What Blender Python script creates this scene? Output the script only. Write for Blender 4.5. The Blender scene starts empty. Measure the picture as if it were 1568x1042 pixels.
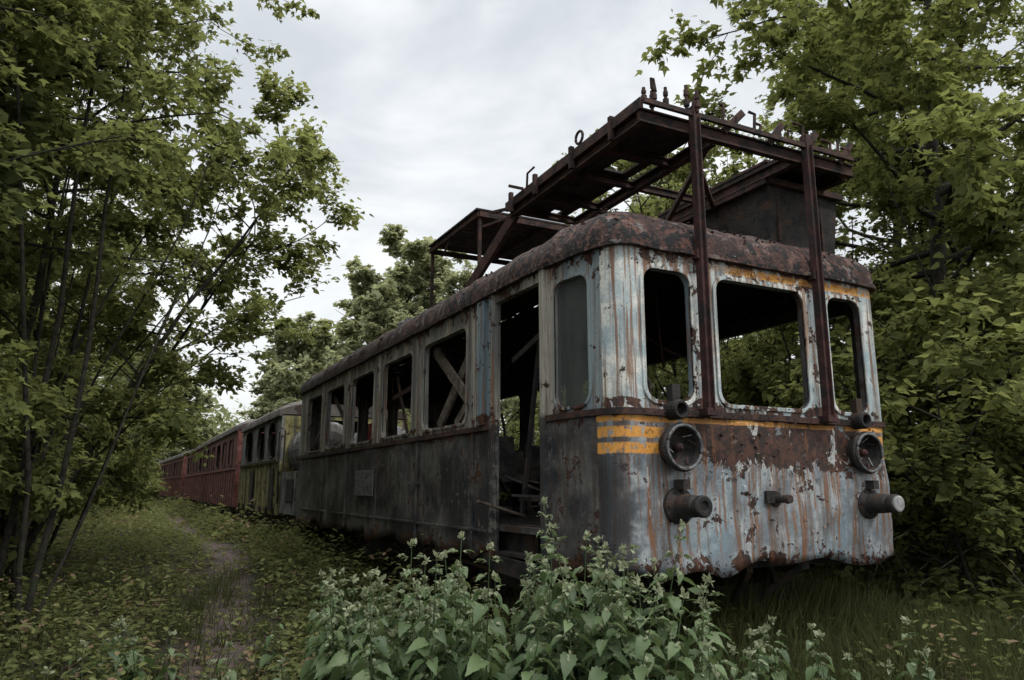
import bpy, math, random
import numpy as np
from mathutils import Vector, Matrix
random.seed(7); np.random.seed(7)
R = math.radians
scn = bpy.context.scene
col = scn.collection
scn.view_settings.view_transform = 'Standard'
scn.view_settings.look = 'None'
scn.view_settings.exposure = 0

# ------------------------------------------------------------------ node DSL
class NT:
    def __init__(s, nt): s.nt = nt
    def node(s, t, **k):
        n = s.nt.nodes.new(t)
        for a, b in k.items(): setattr(n, a, b)
        return n
    def link(s, a, sock):
        if isinstance(a, V): s.nt.links.new(a.s, sock)
        elif isinstance(a, (tuple, list)):
            sock.default_value = tuple(a) + (1,) if (len(a) == 3 and len(sock.default_value) == 4) else tuple(a)
        else: sock.default_value = a
    def math(s, op, a, b=0.0, c=0.0, clamp=False):
        n = s.node('ShaderNodeMath', operation=op, use_clamp=clamp)
        s.link(a, n.inputs[0]); s.link(b, n.inputs[1]); s.link(c, n.inputs[2])
        return V(s, n.outputs[0])
    def ss(s, a, b, x):
        n = s.node('ShaderNodeMapRange', interpolation_type='SMOOTHSTEP')
        s.link(x, n.inputs[0]); n.inputs[1].default_value = a; n.inputs[2].default_value = b
        return V(s, n.outputs[0])
    def band(s, a, b, x, e=0.006):
        return s.ss(a - e, a + e, x) * (1.0 - s.ss(b - e, b + e, x))
    def mix(s, f, a, b):
        n = s.node('ShaderNodeMix', data_type='RGBA')
        s.link(f, n.inputs[0]); s.link(a, n.inputs[6]); s.link(b, n.inputs[7])
        return V(s, n.outputs[2])
    def xyz(s, x, y, z):
        n = s.node('ShaderNodeCombineXYZ')
        s.link(x, n.inputs[0]); s.link(y, n.inputs[1]); s.link(z, n.inputs[2])
        return V(s, n.outputs[0])
    def sep(s, v):
        n = s.node('ShaderNodeSeparateXYZ'); s.link(v, n.inputs[0])
        return [V(s, o) for o in n.outputs]
    def noise(s, v, scale=5, detail=5, rough=0.6, dist=0.0):
        n = s.node('ShaderNodeTexNoise')
        s.link(v, n.inputs['Vector']); n.inputs['Scale'].default_value = scale
        n.inputs['Detail'].default_value = min(detail, 5); n.inputs['Roughness'].default_value = rough
        n.inputs['Distortion'].default_value = dist
        return V(s, n.outputs[0])
    def obj(s):
        return V(s, s.node('ShaderNodeTexCoord').outputs['Object'])
class V:
    def __init__(s, t, sock): s.t = t; s.s = sock
    def __add__(s, o): return s.t.math('ADD', s, o)
    __radd__ = __add__
    def __mul__(s, o): return s.t.math('MULTIPLY', s, o)
    __rmul__ = __mul__
    def __sub__(s, o): return s.t.math('SUBTRACT', s, o)
    def __rsub__(s, o): return s.t.math('SUBTRACT', o, s)

def new_mat(name):
    m = bpy.data.materials.new(name); m.use_nodes = True
    nt = m.node_tree; nt.nodes.clear()
    return m, NT(nt)
def finish(m, T, colr, rough=0.8, bump=None, bstr=0.4, bdist=0.01, metallic=0.0, spec=0.3):
    b = T.node('ShaderNodeBsdfPrincipled'); o = T.node('ShaderNodeOutputMaterial')
    T.link(colr, b.inputs['Base Color']); T.link(rough, b.inputs['Roughness'])
    b.inputs['Metallic'].default_value = metallic
    b.inputs['Specular IOR Level'].default_value = spec
    if bump is not None:
        n = T.node('ShaderNodeBump'); n.inputs['Strength'].default_value = bstr
        n.inputs['Distance'].default_value = bdist
        T.link(bump, n.inputs['Height']); T.nt.links.new(n.outputs[0], b.inputs['Normal'])
    T.nt.links.new(b.outputs[0], o.inputs[0])
    return m

def simple(name, c1, c2, scale=6, rough=0.85, c3=None, bd=0.01):
    m, T = new_mat(name); p = T.obj()
    a = T.noise(p, scale, 5, 0.65); c = T.mix(T.ss(0.38, 0.62, a), c1, c2)
    if c3:
        b = T.noise(p, scale * 0.6, 5, 0.7, 0.6); c = T.mix(T.ss(0.54, 0.6, b), c, c3)
    return finish(m, T, c, rough, T.noise(p, scale * 5, 3, 0.7), 0.6, bd)

def m_front():
    m, T = new_mat('weathered_front_paint'); p = T.obj(); x, y, z = T.sep(p)
    st = T.noise(T.xyz(x * 9, y * 9, z * 0.45), 1, 4, 0.6)
    st2 = T.noise(T.xyz(x * 24, y * 24, z * 0.7), 1, 5, 0.65)
    bl = T.noise(p, 4.5, 8, 0.62, 0.3); bl2 = T.noise(p, 11, 8, 0.7, 0.4); fine = T.noise(p, 60, 3, 0.7); big = T.noise(p, 1.7, 3, .5)
    up = T.ss(1.9, 2.05, z)
    low = T.mix(T.ss(.4, .62, bl), (.17, .20, .225), (.35, .38, .395))
    hi = T.mix(T.ss(.38, .6, bl), (.40, .48, .50), (.74, .74, .68))
    c = T.mix(up, low, hi)
    c = T.mix(T.ss(.5, .6, big) * .32, c, (.20, .33, .40))
    wob = (bl2 - .5) * 0.03
    zz = z + wob
    side = T.math('MAXIMUM', 1.0 - T.ss(3.32, 3.34, x + wob), T.ss(5.43, 5.45, x))
    s1 = T.band(1.895, 1.935, zz); s2 = T.band(1.785, 1.86, zz) * side; s3 = T.band(1.675, 1.75, zz) * side
    s4 = T.band(3.065, 3.125, zz) * T.ss(3.6, 4.3, x + (bl2 - .5) * 2.0)
    stripe = T.math('MAXIMUM', T.math('MAXIMUM', s1, s2), T.math('MAXIMUM', s3, s4))
    stripe = stripe * T.ss(.40, .47, bl2 * .6 + st2 * .4)
    stain = T.ss(.49, .63, st * .6 + st2 * .4 + (1.0 - up) * .025)
    c = T.mix(stain * .8, c, T.mix(bl, (.15, .08, .04), (.085, .058, .045)))
    runs = T.ss(.55, .61, st2 + T.ss(2.7, 3.2, z) * .085 + T.band(1.25, 1.95, z, .25) * .03)
    c = T.mix(runs * .75, c, T.mix(st, (.32, .14, .05), (.11, .05, .027)))
    pale = T.ss(.58, .64, T.noise(T.xyz(x * 18, y * 18, z * 3.2), 1, 5, .7)) * T.band(1.1, 1.9, z, .2)
    c = T.mix(pale * .6, c, (.50, .52, .52))
    bias = T.ss(2.95, 3.2, z) * .09 + T.band(1.58, 1.95, z, .09) * T.band(3.5, 5.25, x, .14) * (.10 + big * .11) + (1.0 - T.ss(.85, 1.05, z)) * .10 + T.band(1.98, 2.07, z, .02) * .09 + (T.band(3.60, 3.74, x, .05) + T.band(4.84, 4.98, x, .05)) * up * .05
    rm = T.ss(.578, .592, bl * .45 + bl2 * .55 + bias)
    rm = rm * (1.0 - stripe * .5)
    rust = T.mix(T.ss(.4, .6, T.noise(p, 16, 5, .7)), (.024, .015, .013), (.080, .035, .023))
    rust = T.mix(T.ss(.57, .63, st2) * .6, rust, (.20, .08, .035))
    rust = T.mix(T.ss(.585, .60, T.noise(T.xyz(x * 8, y * 8, z * 4), 1, 5, .7, .5)) * T.band(1.3, 1.95, z, .05), rust, (.42, .43, .42))
    c = T.mix(stripe, c, T.mix(st2, (.62, .20, .03), (.78, .46, .11)))
    c = T.mix(rm, c, rust)
    g = (1.0 - T.ss(2.98, 3.16, x + (bl - .5) * .5)) * (1.0 - T.ss(1.6, 2.0, z + (bl2 - .5) * .5)) * (1.0 - s2) * (1.0 - s3)
    c = T.mix(g * .9, c, (.03, .032, .037))
    c = T.mix(T.ss(.35, .75, fine) * .32, c, (.05, .04, .035))
    return finish(m, T, c, .55, rm * -.6 + fine * .2 + bl2 * .25, .8, .014)
def m_side():
    m, T = new_mat('weathered_side_paint'); p = T.obj(); x, y, z = T.sep(p)
    st = T.noise(T.xyz(x * 7, y * 7, z * 0.5), 1, 4, 0.6)
    st2 = T.noise(T.xyz(x * 24, y * 24, z * 1.0), 1, 5, 0.65)
    bl = T.noise(p, 3.5, 8, 0.62, 0.3); bl2 = T.noise(p, 12, 8, 0.7, 0.4); fine = T.noise(p, 50, 3, 0.7); big = T.noise(p, 1.3, 4, .6)
    up = T.ss(1.95, 2.02, z)
    low = T.mix(T.ss(.40, .60, bl * .5 + big * .5), (.026, .028, .032), (.125, .122, .116))
    hi = T.mix(T.ss(.4, .6, st), (.15, .155, .15), (.36, .34, .29))
    blue = T.band(5.87, 6.2, y, .03) + (1.0 - T.ss(4.5, 4.9, y))
    hi = T.mix(T.math('MINIMUM', blue, 1.0) * .6, hi, (.15, .24, .30))
    c = T.mix(up, low, hi)
    c = T.mix(T.ss(.48, .62, st2) * .7, c, (.060, .042, .033))
    c = T.mix(T.ss(.55, .64, st2) * up * .65, c, (.27, .12, .05))
    c = T.mix(T.ss(.56, .62, st * .5 + bl2 * .5) * .5, c, (.24, .23, .20))
    # flaked, paler scabs on the lower panels
    sc = T.ss(.60, .62, bl2 * .6 + T.noise(p, 5.5, 5, .75, .8) * .4) * (1.0 - up)
    c = T.mix(sc * .7, c, (.20, .195, .18))
    bias = T.ss(3.0, 3.2, z) * .10 + T.band(1.90, 2.08, z, .04) * .07 + (1.0 - T.ss(.85, 1.05, z)) * .1
    rm = T.ss(.57, .585, bl * .5 + bl2 * .5 + bias)
    c = T.mix(rm, c, T.mix(T.ss(.4, .6, fine), (.022, .015, .013), (.095, .042, .026)))
    return finish(m, T, c, .62, rm * -.5 + sc * .3 + fine * .25 + bl * .6, .9, .018)
def m_roof():
    m, T = new_mat('rusted_roof'); p = T.obj(); x, y, z = T.sep(p)
    a = T.noise(p, 2.4, 9, .7, .3); b = T.noise(p, 14, 8, .72); st = T.noise(T.xyz(x * 6, y * 14, z * 3), 1, 5, .7)
    c = T.mix(T.ss(.42, .58, a), (.035, .020, .018), (.11, .050, .037))
    c = T.mix(T.ss(.50, .62, st) * .55, c, (.21, .13, .105))
    c = T.mix(T.ss(.48, .53, b * .55 + a * .45), c, (.012, .011, .012))
    c = T.mix(T.ss(.60, .64, T.noise(p, 9, 8, .72)) * .8, c, (.19, .18, .17))
    return finish(m, T, c, .7, b * .8, 1.0, .04)
def m_leaf(name, dark, lit, trans=.4, gloss=False, ylw=None):
    m, T = new_mat(name)
    at = T.node('ShaderNodeAttribute', attribute_name='rnd')
    oi = T.node('ShaderNodeObjectInfo')
    f = V(T, at.outputs['Fac']) * .8 + V(T, oi.outputs['Random']) * .2
    c = T.mix(f, dark, lit)
    if ylw: c = T.mix(T.ss(.93, .97, V(T, at.outputs['Fac'])), c, ylw)
    if gloss:
        d = T.node('ShaderNodeBsdfPrincipled'); T.link(c, d.inputs['Base Color'])
        d.inputs['Roughness'].default_value = .5; d.inputs['Specular IOR Level'].default_value = .35
    else:
        d = T.node('ShaderNodeBsdfDiffuse'); T.link(c, d.inputs[0])
    t = T.node('ShaderNodeBsdfTranslucent'); T.link(T.mix(.5, c, (lit[0] * 2.0, lit[1] * 1.9, lit[2] * 1.5)), t.inputs[0])
    mx = T.node('ShaderNodeMixShader'); mx.inputs[0].default_value = trans
    T.nt.links.new(d.outputs[0], mx.inputs[1]); T.nt.links.new(t.outputs[0], mx.inputs[2])
    o = T.node('ShaderNodeOutputMaterial'); T.nt.links.new(mx.outputs[0], o.inputs[0])
    return m
M = {}
M['front'] = m_front(); M['side'] = m_side(); M['roof'] = m_roof()
M['steel'] = simple('rusty_steel', (.028, .018, .016), (.07, .036, .028), 8, .8, (.016, .014, .014))
M['redsteel'] = simple('red_rusted_steel', (.026, .014, .014), (.062, .026, .023), 9, .7, (.018, .015, .015))
M['dark'] = simple('sooty_metal', (.012, .012, .013), (.036, .032, .030), 8, .75, (.05, .030, .022))
M['lamp'] = simple('lamp_rim_metal', (.06, .065, .07), (.18, .185, .19), 20, .5, (.05, .03, .022))
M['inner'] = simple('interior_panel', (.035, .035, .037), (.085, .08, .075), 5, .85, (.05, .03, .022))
M['wood'] = simple('grey_timber', (.07, .055, .045), (.16, .135, .11), 12, .9)
M['pale'] = simple('chalky_metal', (.22, .23, .23), (.38, .38, .36), 14, .6, (.09, .05, .035))
M['red'] = simple('faded_red_cloth', (.12, .018, .018), (.20, .04, .03), 9, .9)
M['bark'] = simple('bark', (.013, .012, .010), (.040, .035, .028), 14, .95, (.03, .036, .02), .02)
M['leafA'] = m_leaf('leaf_maple', (.042, .056, .026), (.215, .240, .090), .48)
M['leafB'] = m_leaf('leaf_hazel', (.050, .066, .030), (.245, .270, .105), .48)
M['leafD'] = m_leaf('leaf_shade', (.034, .047, .024), (.150, .180, .075), .42)
M['leafO'] = m_leaf('leaf_oak', (.038, .052, .024), (.205, .230, .080), .48)
M['leafF'] = m_leaf('leaf_distant_hazed', (.17, .195, .12), (.33, .35, .215), .45)  # paler leaves, distance haze painted into their colour
M['leafM'] = m_leaf('leaf_mass', (.055, .068, .038), (.235, .26, .135), .42)
M['weed'] = m_leaf('leaf_weed', (.020, .028, .012), (.20, .22, .09), .3, False, (.21, .15, .10))
M['nettle'] = m_leaf('leaf_nettle', (.030, .058, .026), (.125, .180, .078), .28, True)
M['bud'] = m_leaf('nettle_flower', (.16, .19, .12), (.30, .33, .22), .3)
M['grass'] = m_leaf('grass_blade', (.020, .026, .012), (.105, .12, .052), .3)
M['litter'] = m_leaf('dead_leaf', (.08, .052, .036), (.24, .18, .14), .1)

def m_glass():
    m, T = new_mat('grimy_glass'); p = T.obj(); x, y, z = T.sep(p)
    d = T.node('ShaderNodeBsdfPrincipled'); T.link(T.mix(T.noise(p, 5, 5, .7), (.04, .05, .05), (.13, .14, .13)), d.inputs['Base Color'])
    d.inputs['Roughness'].default_value = .25
    t = T.node('ShaderNodeBsdfTransparent'); mx = T.node('ShaderNodeMixShader')
    T.link(T.ss(.2, .8, T.noise(T.xyz(x * 9, y * 9, z), 1, 5, .6)) * .3 + .4, mx.inputs[0])
    T.nt.links.new(t.outputs[0], mx.inputs[1]); T.nt.links.new(d.outputs[0], mx.inputs[2])
    o = T.node('ShaderNodeOutputMaterial'); T.nt.links.new(mx.outputs[0], o.inputs[0]); return m
M['glass'] = m_glass()

# ------------------------------------------------------------------ mesh helpers
def np_mesh(name, verts, quads, matidx=None, rnd=None, mats=()):
    me = bpy.data.meshes.new(name)
    verts = np.asarray(verts, np.float32); quads = np.asarray(quads, np.int32)
    me.vertices.add(len(verts)); me.vertices.foreach_set('co', verts.ravel())
    me.loops.add(quads.size); me.loops.foreach_set('vertex_index', quads.ravel())
    me.polygons.add(len(quads))
    me.polygons.foreach_set('loop_start', np.arange(0, quads.size, 4, dtype=np.int32))
    try: me.polygons.foreach_set('loop_total', np.full(len(quads), 4, np.int32))
    except Exception: pass
    for m in mats: me.materials.append(m)
    if matidx is not None: me.polygons.foreach_set('material_index', np.asarray(matidx, np.int32))
    if rnd is not None:
        a = me.attributes.new('rnd', 'FLOAT', 'FACE'); a.data.foreach_set('value', np.asarray(rnd, np.float32))
    me.update(calc_edges=True); me.validate()
    return me
def add(name, data, parent=None, loc=None, rot=None, sc=None):
    o = bpy.data.objects.new(name, data); col.objects.link(o)
    if parent: o.parent = parent
    if loc: o.location = loc
    if rot: o.rotation_euler = rot
    if sc: o.scale = sc if isinstance(sc, (tuple, list)) else (sc,) * 3
    return o
def empty(name):
    return add(name, None)
class MB:
    def __init__(s): s.v = []; s.f = []; s.m = []
    def quadbox(s, c8, mi=0):
        b = len(s.v); s.v += [tuple(c) for c in c8]
        for f in ((0, 3, 2, 1), (4, 5, 6, 7), (0, 1, 5, 4), (1, 2, 6, 5), (2, 3, 7, 6), (3, 0, 4, 7)):
            s.f.append(tuple(b + i for i in f)); s.m.append(mi)
    def box(s, x0, x1, y0, y1, z0, z1, mi=0):
        s.quadbox([(x0, y0, z0), (x1, y0, z0), (x1, y1, z0), (x0, y1, z0), (x0, y0, z1), (x1, y0, z1), (x1, y1, z1), (x0, y1, z1)], mi)
    def beam(s, p0, p1, w, h, mi=0, up=(0, 0, 1)):
        p0 = Vector(p0); p1 = Vector(p1); d = (p1 - p0).normalized(); u = Vector(up)
        if abs(d.dot(u)) > .95: u = Vector((0, 1, 0))
        a = d.cross(u).normalized(); b = a.cross(d).normalized()
        c = []
        for p in (p0, p1):
            c += [p - a * w / 2 - b * h / 2, p + a * w / 2 - b * h / 2, p + a * w / 2 + b * h / 2, p - a * w / 2 + b * h / 2]
        s.quadbox(c, mi)
    def tube(s, pts, r, k=8, mi=0, closed=False, caps=True):
        pts = [Vector(p) for p in pts]; n = len(pts); rs = r if isinstance(r, (list, tuple)) else [r] * n
        b = len(s.v); up = Vector((.13, .21, 1)).normalized()
        for i, p in enumerate(pts):
            if closed: d = pts[(i + 1) % n] - pts[i - 1]
            else: d = pts[min(i + 1, n - 1)] - pts[max(i - 1, 0)]
            d.normalize(); u = up if abs(d.dot(up)) < .95 else Vector((1, 0, 0))
            a = d.cross(u).normalized(); c = d.cross(a).normalized()
            for j in range(k):
                t = 2 * math.pi * j / k; s.v.append(tuple(p + (a * math.cos(t) + c * math.sin(t)) * rs[i]))
        for i in range(n if closed else n - 1):
            i2 = (i + 1) % n
            for j in range(k):
                j2 = (j + 1) % k; s.f.append((b + i * k + j, b + i2 * k + j, b + i2 * k + j2, b + i * k + j2)); s.m.append(mi)
        if caps and not closed:
            s.f.append(tuple(b + j for j in range(k))); s.m.append(mi)
            s.f.append(tuple(b + (n - 1) * k + j for j in reversed(range(k)))); s.m.append(mi)
    def lathe(s, c, axis, prof, k=24, mi=0):
        c = Vector(c); ax = Vector(axis).normalized(); u = Vector((0, 0, 1)) if abs(ax.z) < .9 else Vector((1, 0, 0))
        a = ax.cross(u).normalized(); d = ax.cross(a).normalized(); b = len(s.v)
        for (t, r) in prof:
            for j in range(k):
                q = 2 * math.pi * j / k; s.v.append(tuple(c + ax * t + (a * math.cos(q) + d * math.sin(q)) * r))
        for i in range(len(prof) - 1):
            for j in range(k):
                j2 = (j + 1) % k; s.f.append((b + i * k + j, b + (i + 1) * k + j, b + (i + 1) * k + j2, b + i * k + j2)); s.m.append(mi)
        s.f.append(tuple(b + (len(prof) - 1) * k + j for j in reversed(range(k)))); s.m.append(mi)
    def frame(s, u0, u1, v0, v1, r, w, d0, d1, mp, mi=0):
        a = rrect(u0, u1, v0, v1, r); o = rrect(u0 - w, u1 + w, v0 - w, v1 + w, r + w); n = len(a); b = len(s.v)
        for L, dd in ((a, d0), (a, d1), (o, d1), (o, d0)):
            s.v += [tuple(mp(p[0], p[1], dd)) for p in L]
        for q in range(3):
            for i in range(n):
                j = (i + 1) % n; s.f.append((b + q * n + i, b + q * n + j, b + (q + 1) * n + j, b + (q + 1) * n + i)); s.m.append(mi)
    def obj(s, name, mats, parent=None, bevel=0, smooth=False):
        me = bpy.data.meshes.new(name); me.from_pydata(s.v, [], s.f)
        for m in mats: me.materials.append(M[m] if isinstance(m, str) else m)
        me.polygons.foreach_set('material_index', s.m)
        if smooth: me.polygons.foreach_set('use_smooth', [True] * len(me.polygons))
        me.update()
        o = add(name, me, parent)
        if bevel:
            b = o.modifiers.new('b', 'BEVEL'); b.width = bevel; b.segments = 2; b.limit_method = 'ANGLE'
        return o
def rrect(u0, u1, v0, v1, r, n=6):
    pts = []
    for cx, cy, a0 in ((u1 - r, v1 - r, 0), (u0 + r, v1 - r, 90), (u0 + r, v0 + r, 180), (u1 - r, v0 + r, 270)):
        for i in range(n + 1):
            t = R(a0 + 90 * i / n); pts.append((cx + r * math.cos(t), cy + r * math.sin(t)))
    return pts
def smoothf(a, b, x):
    t = min(1, max(0, (x - a) / (b - a))); return t * t * (3 - 2 * t)
def pathx(y): return min(.9 + .125 * (y - 7.4), 1.75)
def gz(x, y):
    z = .27 * smoothf(6, 15, y) + .05 * math.sin(x * 1.1 + y * .4) + .04 * math.sin(y * .9 - x * .6)
    z += .5 * smoothf(-2, -7, x) + .35 * smoothf(7.2, 11, x)
    z -= .06 * math.exp(-((x - pathx(y)) ** 2) / .15)
    return z
gzv = np.vectorize(gz)

# ------------------------------------------------------------------ railcar
CX = 4.34; HW = 1.51; Y0 = 4.15; Y1 = 14.3; ZB = .85; ZBELT = 1.96; ZE = 3.2
car = empty('derelict_railcar')
def outline(off=0.0, spacing=None):
    cs = [((CX - HW, Y1), .2), ((CX - HW, 4.98), .3), ((CX - 1.40, Y0), .17), ((CX + 1.40, Y0), .17), ((CX + HW, 4.98), .3), ((CX + HW, Y1), .2)]
    pts = []
    n = len(cs)
    for i in range(n):
        p = Vector(cs[i][0]); a = Vector(cs[i - 1][0]); b = Vector(cs[(i + 1) % n][0]); r = cs[i][1]
        da = (a - p).normalized(); db = (b - p).normalized(); ang = da.angle(db); t = r / math.tan(ang / 2)
        bis = (da + db).normalized(); cen = p + bis * (r / math.sin(ang / 2))
        s = p + da * t; e = p + db * t
        k = 8 if ang < 2.6 else 2
        for j in range(k + 1):
            q = s.lerp(e, j / k); q = cen + (q - cen).normalized() * r
            pts.append(q)
    if spacing:
        out = []
        for i in range(len(pts)):
            a = pts[i]; b = pts[(i + 1) % len(pts)]; L = (b - a).length; k = max(1, int(round(L / spacing)))
            for j in range(k): out.append(a.lerp(b, j / k))
        pts = out
    res = []
    for i, p in enumerate(pts):
        t = (pts[(i + 1) % len(pts)] - pts[i - 1]).normalized(); nrm = Vector((t.y, -t.x))
        if nrm.dot(p - Vector((CX, (Y0 + Y1) / 2))) < 0: nrm = -nrm
        res.append((p + nrm * off, nrm))
    return res
from mathutils import noise as mn
O = outline(0); I = outline(-.055)
n = len(O); mb = MB(); z0, z1 = ZBELT, ZE
mb.v = [(p.x, p.y, z0) for p, _ in O] + [(p.x, p.y, z1) for p, _ in O] + [(p.x, p.y, z0) for p, _ in I] + [(p.x, p.y, z1) for p, _ in I]
for i in range(n):
    j = (i + 1) % n
    mb.f += [(i, j, n + j, n + i), (2 * n + j, 2 * n + i, 3 * n + i, 3 * n + j), (n + i, n + j, 3 * n + j, 3 * n + i), (j, i, 2 * n + i, 2 * n + j)]
    mb.m += [0] * 4
upper = mb.obj('window_band_walls', ['side', 'front', 'inner'], car)
cb = MB()
def prism(pts3a, pts3b):
    b = len(cb.v); k = len(pts3a); cb.v += pts3a + pts3b
    for i in range(k):
        j = (i + 1) % k; cb.f.append((b + i, b + j, b + k + j, b + k + i)); cb.m.append(0)
    cb.f.append(tuple(b + i for i in reversed(range(k)))); cb.m.append(0)
    cb.f.append(tuple(b + k + i for i in range(k))); cb.m.append(0)
SW = [(6.46, 7.62), (8.0, 9.1), (9.5, 10.58), (11.0, 12.06), (12.44, 13.5)]
DOOR = (4.99, 5.84)
for a, b in SW:
    q = rrect(a, b, 2.05, 2.97, .09); prism([(2, u, v) for u, v in q], [(7, u, v) for u, v in q])
q = rrect(DOOR[0], DOOR[1], 1.5, 3.07, .03); prism([(2, u, v) for u, v in q], [(4.3, u, v) for u, v in q])
q = rrect(4.99, 6.28, 1.5, 3.07, .03); prism([(4.4, u, v) for u, v in q], [(7, u, v) for u, v in q])
q = rrect(4.43, 4.83, 2.03, 3.0, .1); prism([(2, u, v) for u, v in q], [(7, u, v) for u, v in q])
FW = [(3.19, 3.62), (3.87, 4.80), (5.08, 5.48)]
for a, b in FW:
    q = rrect(a, b, 2.05, 3.01, .1); prism([(u, 3.8, v) for u, v in q], [(u, 4.28, v) for u, v in q])
for a, b in [(3.3, 3.95), (4.15, 4.55), (4.75, 5.4)]:
    q = rrect(a, b, 2.05, 3.01, .1); prism([(u, 14.1, v) for u, v in q], [(u, 14.6, v) for u, v in q])
cut = cb.obj('cut', ['side'])
import bmesh
for o in (cut, upper):
    bm = bmesh.new(); bm.from_mesh(o.data); bmesh.ops.recalc_face_normals(bm, faces=bm.faces); bm.to_mesh(o.data); bm.free()
md = upper.modifiers.new('b', 'BOOLEAN'); md.object = cut; md.operation = 'DIFFERENCE'; md.solver = 'EXACT'
dg = bpy.context.evaluated_depsgraph_get()
me = bpy.data.meshes.new_from_object(upper.evaluated_get(dg)); upper.modifiers.clear(); upper.data = me
bpy.data.objects.remove(cut)
for p in me.polygons:
    c = p.center
    inside = (CX - HW + .03 < c.x < CX + HW - .03) and c.y > 4.2 and not (c.y < 4.4 and p.normal.y < -.3)
    fr = c.y < 4.36
    if fr and (c.y < 4.17 or p.normal.y < -.02): p.material_index = 1
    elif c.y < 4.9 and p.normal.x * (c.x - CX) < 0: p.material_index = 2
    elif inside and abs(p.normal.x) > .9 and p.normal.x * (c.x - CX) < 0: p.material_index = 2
    else: p.material_index = 0
L = outline(.0, .07); n = len(L); rows = 15
vv = []; ff = []; mm = []
for (p, nr) in L:
    for k in range(rows):
        t = k / (rows - 1); z = ZB + (ZBELT - ZB) * t
        d = .03 * mn.noise(Vector((p.x * 1.6, p.y * 1.6, z * 1.8))) + .014 * mn.noise(Vector((p.x * 5, p.y * 5, z * 5)))
        if t < .15:
            d += .06 * mn.noise(Vector((p.x * 3.3, p.y * 3.3, 3))) * (1 - t / .15)
            z += .10 * mn.noise(Vector((p.x * 3, p.y * 3, 9))) * (1 - t / .15)
        vv.append((p.x + nr.x * d, p.y + nr.y * d, z))
for i in range(n):
    j = (i + 1) % n; a = L[i][0]; b = L[j][0]; c = (a + b) / 2
    if DOOR[0] < c.y < (DOOR[1] if c.x < CX else 6.28): continue
    fm = 1 if c.y < 4.36 else 0
    for k in range(rows - 1):
        ff.append((i * rows + k, j * rows + k, j * rows + k + 1, i * rows + k + 1)); mm.append(fm)
me = bpy.data.meshes.new('lower_walls'); me.from_pydata(vv, [], ff)
for q in ('side', 'front', 'inner'): me.materials.append(M[q])
me.polygons.foreach_set('material_index', mm); me.polygons.foreach_set('use_smooth', [True] * len(ff))
bm = bmesh.new(); bm.from_mesh(me); bmesh.ops.recalc_face_normals(bm, faces=bm.faces); bm.to_mesh(me); bm.free()
lw = add('lower_walls', me, car)
sm = lw.modifiers.new('s', 'SOLIDIFY'); sm.thickness = .012; sm.offset = -1
Rf = outline(.035, .06); n = len(Rf); vv = []; ff = []
core = .5
lay = 9; cap = 6
def corept(p):
    return Vector((min(max(p.x, CX - HW + core), CX + HW - core), min(max(p.y, Y0 + core), Y1 - core)))
for k in range(-1, lay + cap):
    for (p, nr) in Rf:
        q = corept(p)
        if k == -1: pos = Vector((p.x, p.y)); z = ZE - .03
        elif k < lay:
            t = math.pi / 2 * k / (lay - 1); pos = q + (p - q) * math.cos(t); z = ZE + .35 * math.sin(t) ** .85 if t > 0 else ZE
        else:
            s = 1 - (k - lay + 1) / cap; pos = Vector((CX + (q.x - CX) * s, q.y)); z = ZE + .35 + .09 * (1 - s * s)
        dz = .02 * mn.noise(Vector((pos.x * 3, pos.y * 3, 2))) + .016 * mn.noise(Vector((pos.x * 9, pos.y * 9, 5)))
        rib = .014 if (abs((pos.y - 5.6) % 1.48 - .74) < .05) else 0
        if k <= 0: dz *= .3
        dn = rib + .016 * mn.noise(Vector((p.x * 4, p.y * 4, z * 6)))
        vv.append((pos.x + nr.x * dn, pos.y + nr.y * dn * .3, z + dz + rib * .6))
for k in range(lay + cap):
    for i in range(n):
        j = (i + 1) % n; ff.append((k * n + i, k * n + j, (k + 1) * n + j, (k + 1) * n + i))
me = bpy.data.meshes.new('roof'); me.from_pydata(vv, [], ff); me.materials.append(M['roof']); me.polygons.foreach_set('use_smooth', [True] * len(ff))
bm = bmesh.new(); bm.from_mesh(me)
bmesh.ops.remove_doubles(bm, verts=bm.verts, dist=.004); bmesh.ops.recalc_face_normals(bm, faces=bm.faces); bm.to_mesh(me); bm.free()
rf = add('roof', me, car)
mb = MB()
def ring(off, z, w, h, mi, spacing=.3, jit=0):
    P = outline(off, spacing); k = len(P); b = len(mb.v)
    for (p, nr) in P:
        a = p; o = p + nr * w; dz = jit * mn.noise(Vector((p.x * 4, p.y * 4, z)))
        mb.v.extend([(a.x, a.y, z + dz), (o.x, o.y, z + dz), (o.x, o.y, z + h + dz), (a.x, a.y, z + h + dz)])
    for i in range(k):
        j = (i + 1) % k
        if z < 3 and DOOR[0] < (P[i][0].y + P[j][0].y) / 2 < (DOOR[1] if P[i][0].x < CX else 6.28): continue
        for q in range(4):
            q2 = (q + 1) % 4; mb.f.append((b + i * 4 + q, b + j * 4 + q, b + j * 4 + q2, b + i * 4 + q2)); mb.m.append(mi)
ring(.002, ZBELT - .02, .022, .045, 0, .06, .006)
ring(.002, ZE - .05, .05, .03, 1, .06, .014)
mb.obj('belt_and_gutter', ['steel', 'roof'], car)

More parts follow.
